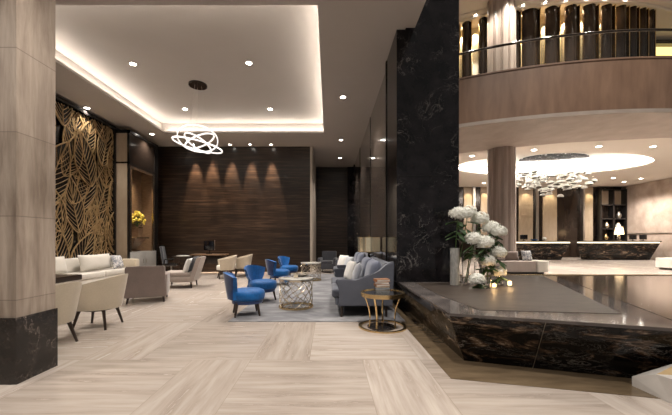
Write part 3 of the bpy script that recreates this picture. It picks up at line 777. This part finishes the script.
MB().box((.0,0,.27),(.66,.62,.24),.03).build('seat_base','char',t); MB().box((.04,0,.43),(.6,.5,.12),.04).build('seat_cushion','char',t)
trap(-.34,-.22,.66,.62,.2,.88,.08).build('backrest','char',t)
for s_ in (-1,1): MB().box((0,s_*.32,.38),(.66,.10,.46),.03).build('arm','char',t)
tapered_legs(t, [(.27,.27),(.27,-.27),(-.27,.27),(-.27,-.27)], .15,.025,.018,'darkwood',0)
# lamp table with gold drum lamp
t = thing('lamp_table','dark side table between the two slate sofas','table',(1.02,8.08,.012))
MB().box((0,0,.61),(.55,.55,.05),.006).build('top','darkwood',t)
for x_ in (-.24,.24):
    for y_ in (-.24,.24): MB().box((x_,y_,.295),(.045,.045,.585),.004).build('leg','darkwood',t)
MB().box((0,0,.16),(.5,.5,.03),.004).build('shelf','darkwood',t)
t = thing('drum_lamp','table lamp with a wide ribbed gold drum shade against the right wall','lamp',(1.02,8.08,.648))
MB().lathe([(.13,0),(.13,.02),(.05,.04),(.03,.10),(.05,.2),(.03,.30),(.015,.42)],24).build('base','black',t)
def rib(n, r0, r1, z0, z1):
    m = MB(); p = [((r0 if i % 2 else r1)*cos(2*pi*i/n), (r0 if i % 2 else r1)*sin(2*pi*i/n)) for i in range(n)]
    return m.prism(p, z0, z1)
MB().lathe([(.28,.40),(.28,.765)],48).build('shade','drum_shade',t)
MB().lathe([(.29,.40),(.295,.40),(.295,.415),(.29,.415)],40).build('lower_rim','gold',t); MB().lathe([(.27,.766),(.292,.766),(.292,.78),(.27,.78)],40).build('upper_rim','gold',t)
MB().cone((0,0,.78),(0,0,.85),.012,.006,8).build('finial','gold',t)
# gold side table
t = thing('gold_side_table','round gold side table on a ring base in front of the slate sofa','table',(.83,4.93,0))
MB().lathe([(.322,.0),(.37,.0),(.37,.022),(.322,.022),(.322,0)],56,cap=False).build('base_ring','gold',t)
MB().lathe([(.215,0),(.215,.018),(.20,.022)],40,c=(-.02,-.02,0)).build('base_disc','base_marble',t)
for a in (R(200),R(238),R(-40),R(80)):
    m = MB(); m.tube([((.195+.035*(1-v)**3+.125*v**2.2)*cos(a),(.195+.035*(1-v)**3+.125*v**2.2)*sin(a),.018+v*.50) for v in [i/14 for i in range(15)]], .014, 8, flat=(.017,.011)); m.build('leg','gold',t,60)
MB().lathe([(.315,.485),(.338,.485),(.338,.545),(.315,.545),(.315,.485)],56,cap=False).build('rim','gold',t)
MB().lathe([(.314,.515),(.314,.530)],56).build('tray_top','mirror',t)
o = thing('trinket_box','small clear mirrored box on the gold side table','box',(.83,4.98,.532))
MB().box((0,0,.04),(.22,.16,.08),.004).build('body','chrome',o); MB().box((0,0,.087),(.225,.165,.012),.003).build('lid','pale_gold',o)
for k,(lb,rz) in enumerate((('brown book lying directly on the mirrored box',.1),('brown book in the middle of the stack on the mirrored box',-.12),('topmost brown book of the stack on the mirrored box',.2))):
    b_ = thing('book', lb, 'book', (.83,4.98,.627+k*.038), rz, 'brown books on the gold side table')
    MB().box((0,0,.018),(.205,.145,.026)).build('pages','paper',b_,0)
    m = MB(); m.box((0,0,.0025),(.22,.16,.005)).box((0,0,.0345),(.22,.16,.005)).box((-.108,0,.0185),(.005,.16,.037)); m.build('cover','wood_red',b_,0)
# ------------------------------------------------------------------ vases and flowers on the plinth
ZP = .565
def P(px, py, Y): return V(((px-329)*Y/FPX, Y, EYE-(py-240)*Y/FPX))
def glass_vase(label, x, y, r, h, mat='glass'):
    t = thing('glass_vase', label, 'vase', (x,y,ZP), 0, 'glass vases on the black plinth')
    MB().lathe([(r*.98,0),(r,.01),(r,h),(r-.006,h),(r-.007,.02)],28).build('vessel',mat,t,40)
    MB().lathe([(r+.003,h-.006),(r+.003,h+.004),(r-.008,h+.004),(r-.008,h-.006),(r+.003,h-.006)],28,cap=False).build('rim',mat,t,40); return t
V1 = glass_vase('tallest etched glass cylinder vase, against the black pillar',2.20,5.55,.078,.64,'frost')
V2 = glass_vase('tall clear glass vase just right of the etched one',2.44,5.66,.062,.56)
V3 = glass_vase('medium clear glass vase in the middle of the group',2.60,5.50,.075,.40)
V4 = glass_vase('shorter clear glass vase right of the middle',2.80,5.58,.065,.30)
V5 = glass_vase('low round glass vase at the front with one white bloom',2.57,5.20,.075,.13)
V6 = glass_vase('small glass vase at the right end of the group',2.99,5.55,.06,.17)
rb = random.Random(5)
def bloom_mesh(r):
    m = MB(); m.ball((0,0,0), r*.80, 2, (1,1,.8))
    for i in range(150):
        z = rb.uniform(-.55,1); a = rb.uniform(0, 2*pi); q = sqrt(max(0, 1-z*z)); d = V((q*cos(a), q*sin(a), z*.8))
        c0 = d*r*rb.uniform(.82,1.12); nrm = d.normalized(); u = nrm.orthogonal().normalized(); w = nrm.cross(u); s0 = r*.24; ph = rb.uniform(0, pi)
        for k in range(4):
            b0 = ph+k*pi/2; e1 = u*cos(b0)+w*sin(b0); e2 = u*cos(b0+pi/2)+w*sin(b0+pi/2)
            q4 = [m.bm.verts.new(x) for x in (c0, c0+e1*s0*.6+e2*s0*.35+nrm*.004, c0+e1*s0+nrm*.010, c0+e1*s0*.6-e2*s0*.35+nrm*.004)]; m.bm.faces.new(q4)
    return m
proto = {}
def hydrangea(label, tip, base, r=.11):
    t = thing('hydrangea', label, 'flower', tuple(base), 0, 'white hydrangeas in the glass vases')
    d = V(tip)-V(base)
    if r not in proto: proto[r] = bloom_mesh(r).build('bloom','petal',t,0); b_ = proto[r]
    else: b_ = proto[r].copy(); COL.objects.link(b_); b_.parent = t
    b_.location = d; b_.rotation_euler = (rb.uniform(-.2,.2), rb.uniform(-.2,.2), rb.uniform(0,6))
    sm_ = MB().tube([(0,0,0), d*.5+V((0,0,.04)), d*.93], .008, 6).build('stem','stem',t)
    for i in range(9):
        m = MB(); a = rb.uniform(0, 2*pi); c0 = d*rb.uniform(.70,.98)-V((0,0,r*.5)); dv = V((cos(a), sin(a)*.7, rb.uniform(-.7,.1)))*r*1.5; sv = V((-sin(a), cos(a), .3))*r*.42
        f = lambda off: (lambda u, v: c0+dv*u+sv*sin(pi*u)*(v-.5)*1.5+V((0,0,off-.12*r*(2*v-1)**2-.3*r*u*u)))
        m.slab(f(0), 5, 2, f(-.003)); m.build('leaf','leaf',sm_,60)
def inv(v, dx=0, dy=0, dz=.03): return (v.location.x+dx, v.location.y+dy, ZP+dz)
hydrangea('white hydrangea highest at the left, over the etched vase', P(458,214,5.55), inv(V1,-.02,0), .14)
hydrangea('white hydrangea at the top, second from the left', P(468,213,5.62), inv(V1,.03,0,.05), .14)
hydrangea('white hydrangea at the top, third from the left', P(480,219,5.66), inv(V2,.01), .14)
hydrangea('white hydrangea at the upper right, left one of the pair', P(491,228,5.6), inv(V3,.02,.02), .14)
hydrangea('white hydrangea at the upper right, outermost one of the pair', P(499,232,5.5), inv(V3,.03,-.02), .115)
hydrangea('white hydrangea in the centre of the group, left one', P(474,239,5.45), inv(V2,-.02,-.02), .135)
hydrangea('white hydrangea in the centre of the group, right one', P(485,243,5.4), inv(V3,-.02,-.02), .135)
hydrangea('white hydrangea at mid height on the right', P(498,253,5.5), inv(V4,.02), .128)
hydrangea('white hydrangea below the centre, over the shorter vase', P(487,261,5.45), inv(V4,-.02,-.03), .128)
hydrangea('white hydrangea low at the right in the small vase', P(499,272,5.5), inv(V6), .108)
hydrangea('white hydrangea lowest at the front in the round vase', P(477,279.5,5.2), inv(V5), .115)
for lb, x, y, h in (('lit candle glass in front of the shorter vase',2.72,5.22,.075),('lit candle glass farthest right of the flowers',3.09,5.42,.10)):
    t = thing('candle_holder', lb, 'candle', (x,y,ZP), 0, 'lit candles on the black plinth')
    MB().lathe([(.035,0),(.04,.01),(.04,h),(.036,h),(.034,.012)],20).build('glass_cup','glass',t,40); MB().cone((0,0,.014),(0,0,h*.8),.031,.031,16).build('candle','candle',t)
    lamp('POINT', (x,y,ZP+h+.06), 1.0, (1,.6,.25), .02)
# ------------------------------------------------------------------ reception
def desk(label, x0, x1, y0, y1):
    t = thing('reception_desk', label, 'desk', ((x0+x1)/2,(y0+y1)/2,0), 0, 'black marble reception desks')
    w, d = (x1-x0)/2, (y1-y0)/2
    MB().prism([(-w+.3,-d+.25),(w-.45,-d+.25),(w-.45,d),(-w+.3,d)], 0, 1.14, [(-w,-d),(w,-d),(w,d),(-w,d)]).build('body','portoro',t,0)
    MB().span(-w+.02,w-.02,-d+.01,d-.02,1.14,1.22).build('light_band','counter_led',t,0)
    MB().span(-w-.04,w+.06,-d-.05,d+.03,1.22,1.29,.01).build('counter_top','bronze',t)
desk('left black marble reception desk behind the round column', 10.8,16.15,21.2,22.2)
desk('right black marble reception desk in front of the display shelves', 17.35,22.15,21.2,22.2)
kx = 24.4/FPX
for i,(a,b_) in enumerate(((464,472),(481,489),(519,533),(543,557),(584,593))):
    struct(MB().span((a-329)*kx,(b_-329)*kx,24.40,24.5,1.2,5.44).build('trim_%d'%(10+i),'tanpanel',smooth=0))
    lamp('SPOT', (((a+b_)/2-329)*kx, 23.9, 5.3), 70, (1,.82,.52), .05, spot=80, to=(((a+b_)/2-329)*kx,24.4,3.6))
struct(MB().span((472-329)*kx,(474.5-329)*kx,24.2,24.5,0,5.44).span((535-329)*kx,(538-329)*kx,24.3,24.5,0,5.44).span((581-329)*kx,(583-329)*kx,24.2,24.5,0,5.44).build('trim_15','steel',smooth=0))
struct(MB().span((623-329)*kx,22.6,24.1,24.5,0,5.44).build('trim_16','black',smooth=0))
dsx = (609-329)*kx
t = thing('display_shelf','tall black display shelving with lit bays behind the right reception desk','shelf',(dsx,24.2,0))
w = 12.5*kx
m = MB()
for x_ in (-w,0,w): m.span(x_-.05,x_+.05,-.22,.24,0,5.2)
for z_ in (.1,1.3,2.2,2.95,4.0,5.15): m.span(-w,w,-.22,.24,z_-.04,z_+.04)
m.build('frame','black',t,0)
MB().span(-w,w,.24,.28,0,5.2).build('back','bronze',t,0)
MB().span(-w+.05,-.05,.19,.235,4.05,5.1).build('left_lit_panel','tanpanel',t,0); MB().span(.05,w-.05,.19,.235,4.05,5.1).build('right_lit_panel','tanpanel',t,0)
rs = random.Random(2)
for lb, x_, z_, h, mat in (('pale jar on the left middle bay of the display shelf',-.45,2.24,.45,'pale_gold'),('white jar on the right middle bay of the display shelf',.45,2.24,.4,'paper'),
      ('dark jar on the upper right bay of the display shelf',.5,2.99,.5,'steel'),('gold jar on the lower left bay of the display shelf',-.5,1.34,.45,'gold'),('silver jar on the lower right bay of the display shelf',.42,1.34,.5,'chrome')):
    j = thing('decor_jar', lb, 'jar', (dsx+x_,24.12,z_), 0, 'jars on the display shelf')
    MB().lathe([(.09,0),(.17,h*.35),(.15,h*.65),(.07,h*.85),(.08,h)],20).build('body',mat,j,50)
    MB().lathe([(.085,h),(.085,h+.03),(.02,h+.06)],16).build('lid','gold',j,50)
t = thing('table_lamp','glowing table lamp standing on the right reception desk','lamp',(20.0,21.85,1.291))
MB().lathe([(.13,0),(.13,.03),(.04,.06),(.07,.22),(.03,.45)],20).build('base','pale_gold',t,50); MB().lathe([(.26,.45),(.19,.95),(.18,.95),(.25,.45)],24,cap=False).build('shade','shade_lit',t,50)
for lb,x_ in (('dark monitor on the right reception desk, left of centre',20.9),('dark monitor near the right end of the right reception desk',21.6),('dark monitor on the left reception desk',13.4)):
    t = thing('desk_monitor', lb, 'monitor', (x_,21.8,1.291), 0, 'monitors on the reception desks')
    MB().box((0,0,.26),(.5,.04,.32),.008).build('screen','screen',t); MB().lathe([(.12,0),(.12,.015),(.025,.03),(.025,.2)],16).build('stand','black',t)
tag(MB().lathe([(.1,0),(.2,.07),(.22,.12),(.2,.12),(.08,.02)],20).build('small_bowl','blue',None,50,(14.05,21.7,1.291)),'blue bowl on the left reception desk','bowl')
tag(MB().ball((0,0,.14),.14,2).build('ornament_ball','top_marble',None,60,(14.75,21.7,1.291)),'round white ornament on the left reception desk','ornament')
# bench in front of the column
t = thing('curved_bench','low beige upholstered bench with a rounded end at the foot of the column','bench',(7.5,12.75,0))
def rpoly(x0,x1,y0,y1,r0,r1,n=10):
    p = []
    for (cx,cy,a,r) in ((x1-r1,y0+r1,-pi/2,r1),(x1-r1,y1-r1,0,r1),(x0+r0,y1-r0,pi/2,r0),(x0+r0,y0+r0,pi,r0)):
        p += [(cx+r*cos(a+i/n*pi/2), cy+r*sin(a+i/n*pi/2)) for i in range(n+1)]
    return p
def cush(p, z0, z1, name, mat, par):
    m = MB(); m.prism(p, z0, z1); bmesh.ops.bevel(m.bm, geom=[e_ for e_ in m.bm.edges if abs(e_.verts[0].co.z-e_.verts[1].co.z)<1e-6], offset=.03, segments=2, affect='EDGES'); return m.build(name,mat,par)
cush(rpoly(-1.3,.62,-.35,.50,.1,.06),.10,.50,'long_seat','taupe_light',t); cush(rpoly(.64,1.2,-.42,.50,.06,.34),.10,.52,'rounded_end','white_fab',t)
MB().prism(rpoly(-1.2,1.08,-.25,.4,.1,.2),0,.10).build('plinth','darkwood',t)
cushion('throw_pillow','taupe brown pillow on the column bench, left of the patterned one',(7.42,12.92,.70),.62,.40,.16,'pillow_brown',R(-90),-.25)
cushion('throw_pillow','grey and white patterned pillow on the column bench',(7.98,12.80,.72),.44,.42,.15,'pillow_pattern',R(-80),-.25)
cushion('throw_pillow','pale taupe pillow at the left end of the column bench',(6.95,12.94,.70),.46,.40,.15,'taupe_light',R(-95),-.25)
t = thing('round_ottoman','large cream tufted ottoman bench by the lobby stone wall','ottoman',(16.65,14.4,0))
cush(rpoly(-1.45,-.74,-.55,.6,.42,.04),.10,.52,'end_seat','white_fab',t); cush(rpoly(-.72,1.3,-.55,.6,.04,.3),.10,.52,'long_seat','white_fab',t)
MB().prism(rpoly(-1.35,1.2,-.45,.5,.35,.2),0,.10).build('plinth','darkwood',t)
# ------------------------------------------------------------------ chandeliers
t = thing('ring_chandelier','pendant light of interlocking glowing rings hanging in the lounge tray','chandelier',(-3.70,8.95,H+th))
MB().lathe([(.24,-.05),(.25,-.04),(.25,0)],36).build('canopy','bronze',t)
def ring3(c0, r, tx_, ty_, w=.019):
    mx = MX.Translation(c0) @ MX.Rotation(R(22),4,'Z') @ MX.Rotation(ty_,4,'Y') @ MX.Rotation(tx_,4,'X')
    m = MB(); n = 64
    A = []
    for i in range(n):
        a = 2*pi*i/n; A.append([m.bm.verts.new(mx @ V(((r+dr)*cos(a),(r+dr)*sin(a),dz))) for dr,dz in ((-.013,-w),(.013,-w),(.013,w),(-.013,w))])
    for i in range(n):
        b_ = A[(i+1)%n]
        for j in range(4): m.bm.faces.new((A[i][j],A[i][(j+1)%4],b_[(j+1)%4],b_[j]))
    return m
for c0, r, a, b_ in (((0,0,-1.72),.66,R(4),R(10)),((0,0,-1.54),.53,R(-26),R(4)),((.05,0,-1.60),.42,R(-6),R(-26)),((.0,0,-1.66),.40,R(-8),R(30))):
    ring3(c0, r, a, b_).build('glowing_ring','ring_light',t,40)
m = MB()
for a in (0,2.1,4.2): m.tube([(.10*cos(a),.10*sin(a),-.04),(.3*cos(a),.3*sin(a),-1.6)], .003, 4)
m.build('cables','steel',t)
t = thing('disc_chandelier','cloud-like chandelier of white glass discs under the oval lobby dome','chandelier',(12.45,17.6,ZL+.62))
MB().lathe([(1.0,-.06),(1.02,-.05),(1.02,0)],60,1.75,1.12,(0,0,-.20)).build('canopy','canopy_dark',t); MB().cone((0,0,-.2),(0,0,0),.10,.10).build('hanger','chrome',t)
rc = random.Random(9); wires = MB(); dm = None; k = 0; spots = []
while k < 100:
    a = rc.uniform(0,2*pi); q = sqrt(rc.uniform(0,1)); x_, y_ = 2.15*q*cos(a), 1.25*q*sin(a)
    z_ = -1.0-1.35*(1-.55*q*q)*rc.uniform(.05,1.0)
    if any((x_-s[0])**2+(y_-s[1])**2+((z_-s[2])*2.2)**2 < .05 for s in spots): continue
    spots.append((x_,y_,z_)); k += 1
    if dm is None:
        mm = MB(); mm.lathe([(.03,.15),(.10,.13),(.155,.08),(.175,.015),(.165,-.015),(.10,-.04),(.03,-.045)],14); ob = mm.build('glass_disc','disc',t,60); dm = ob.data
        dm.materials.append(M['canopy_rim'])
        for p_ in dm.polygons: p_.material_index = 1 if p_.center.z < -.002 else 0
    else:
        ob = bpy.data.objects.new('glass_disc', dm); COL.objects.link(ob); ob.parent = t
    ob.location = (x_,y_,z_); ob.rotation_euler = (rc.uniform(-.2,.2), rc.uniform(-.2,.2), 0); s0 = rc.uniform(.8,1.05); ob.scale = (s0,s0,s0)
    wires.tube([(x_*.75,y_*.75,-.26),(x_,y_,z_+.12)], .002, 3)
wires.build('suspension_wires','chrome',t)
# ------------------------------------------------------------------ downlights
def downlight(label, x, y, z, power, spot=105, r=.07, to=None, col=(1,.93,.85)):
    t = thing('downlight', label, 'downlight', (x,y,z), 0, 'recessed ceiling downlights')
    MB().lathe([(r,-.008),(r+.03,-.008),(r+.03,.0),(r,.0),(r,-.008)],24,cap=False).build('trim_ring','paint',t)
    MB().lathe([(r-.002,-.004),(r-.002,-.001)],20).build('lens','lamp_white',t)
    lamp('SPOT',(x,y,z-.04),power,col,.06,spot=spot,blend=.7,to=to)
def cpos(px,py,z): Y = (z-EYE)*FPX/(240-py); return (px-329)*Y/FPX, Y
TZ = H+th
for lb,px,py in (('front left downlight in the recessed lounge tray',133,64),('front right downlight in the recessed lounge tray',249,63),
                 ('rear left downlight in the recessed lounge tray',185,109),('rear right downlight in the recessed lounge tray',270,109)):
    x,y = cpos(px,py,TZ); downlight(lb,x,y,TZ,330)
for lb,px,py,pw in (('downlight in the ceiling strip between tray and marble pillar, nearest one',343,97,260),('downlight in the ceiling strip between tray and right wall, second one',341,140,180),
                 ('farthest downlight before the alcove wall',340,158,140),('downlight in the left ceiling strip above the leaf screen',87,108,130),('downlight in the left ceiling strip above the display cabinet',152,134,130)):
    x,y = cpos(px,py,H); downlight(lb,x,y,H,pw)
for i,(px,lb) in enumerate(((193,'wall washer downlight at the back wall, leftmost of five'),(210,'wall washer downlight at the back wall, second from left'),(230,'wall washer downlight at the back wall, middle of five'),(250,'wall washer downlight at the back wall, fourth from left'),(271,'wall washer downlight at the back wall, rightmost of five'))):
    y = 13.11; downlight(lb,(px-329)*y/FPX,y,H,800,31,.05,to=((px-329)*y/FPX,13.36,3.5),col=(1,.76,.54))
for lb,px,py,pw in (('lobby ceiling downlight left of the round column',472,156,300),('lobby ceiling downlight right of the round column',534,150,300),('lobby ceiling downlight above the ottoman side',599,146.5,300),('lobby ceiling downlight at the right edge',653,146.5,300),
                    ('lobby rear downlight left of the disc chandelier',484,183,150),('lobby rear downlight above the display shelf, left',613,178,180),('lobby rear downlight above the display shelf, middle',624,182,180),('lobby rear downlight near the stone wall, right',641,178.5,220)):
    x,y = cpos(px,py,ZL); downlight(lb,x,y,ZL,pw*2.6,130,.10)
# added spots out of view, standing in for the rest of the hall's lighting
for x,y in ((-5.2,1.6),(-1.6,2.2),(.7,3.0)): lamp('SPOT',(x,y,H-.03),330,(1,.93,.85),.08,spot=115,blend=.7)
for x,y in ((3.6,4.6),(6.5,5.0),(9.5,6.2)): lamp('SPOT',(x,y,11.7),520,(1,.93,.85),.15,spot=125,blend=.6)
lamp('SPOT',(3.4,4.3,11.7),900,(1,.96,.9),.1,to=(2.55,5.45,1.1),spot=22,blend=.8)  # added spot, aimed to brighten the white flowers
for px,lb in ((475.5,'tiny ceiling downlight above the louvre gap left of the upper column'),(521.5,'tiny ceiling downlight above the first louvre gap right of the upper column'),(543,'tiny ceiling downlight above the second louvre gap right of the upper column'),
              (563,'tiny ceiling downlight above the third louvre gap right of the upper column'),(583,'tiny ceiling downlight above the fourth louvre gap right of the upper column'),(601,'tiny ceiling downlight above the fifth louvre gap right of the upper column'),(621,'tiny ceiling downlight above the sixth louvre gap right of the upper column')):
    x,y = parc(px); d = V((x-11.8, y-26.6)).normalized(); downlight(lb,x+d.x*.22,y+d.y*.22,UC,8,90,.05)
# ------------------------------------------------------------------ world, camera, view
w = bpy.data.worlds.new('hall_ambience'); S.world = w; w.use_nodes = True
w.node_tree.nodes['Background'].inputs[0].default_value = (1,.95,.89,1); w.node_tree.nodes['Background'].inputs[1].default_value = .14
cam = bpy.data.cameras.new('camera'); co = bpy.data.objects.new('camera', cam); COL.objects.link(co); S.camera = co
co.location = (0,0,EYE); co.rotation_euler = (pi/2,0,0)
cam.sensor_fit = 'HORIZONTAL'; cam.sensor_width = 36; cam.lens = FPX/672*36
cam.shift_x = 7/672; cam.shift_y = 32.5/672; cam.clip_end = 100; cam.clip_start = .05
vs_ = S.view_settings; S.display_settings.display_device = 'sRGB'
vs_.view_transform = 'Standard'; vs_.look = 'None'; vs_.gamma = 1; vs_.use_curve_mapping = False; vs_.exposure = 0.88
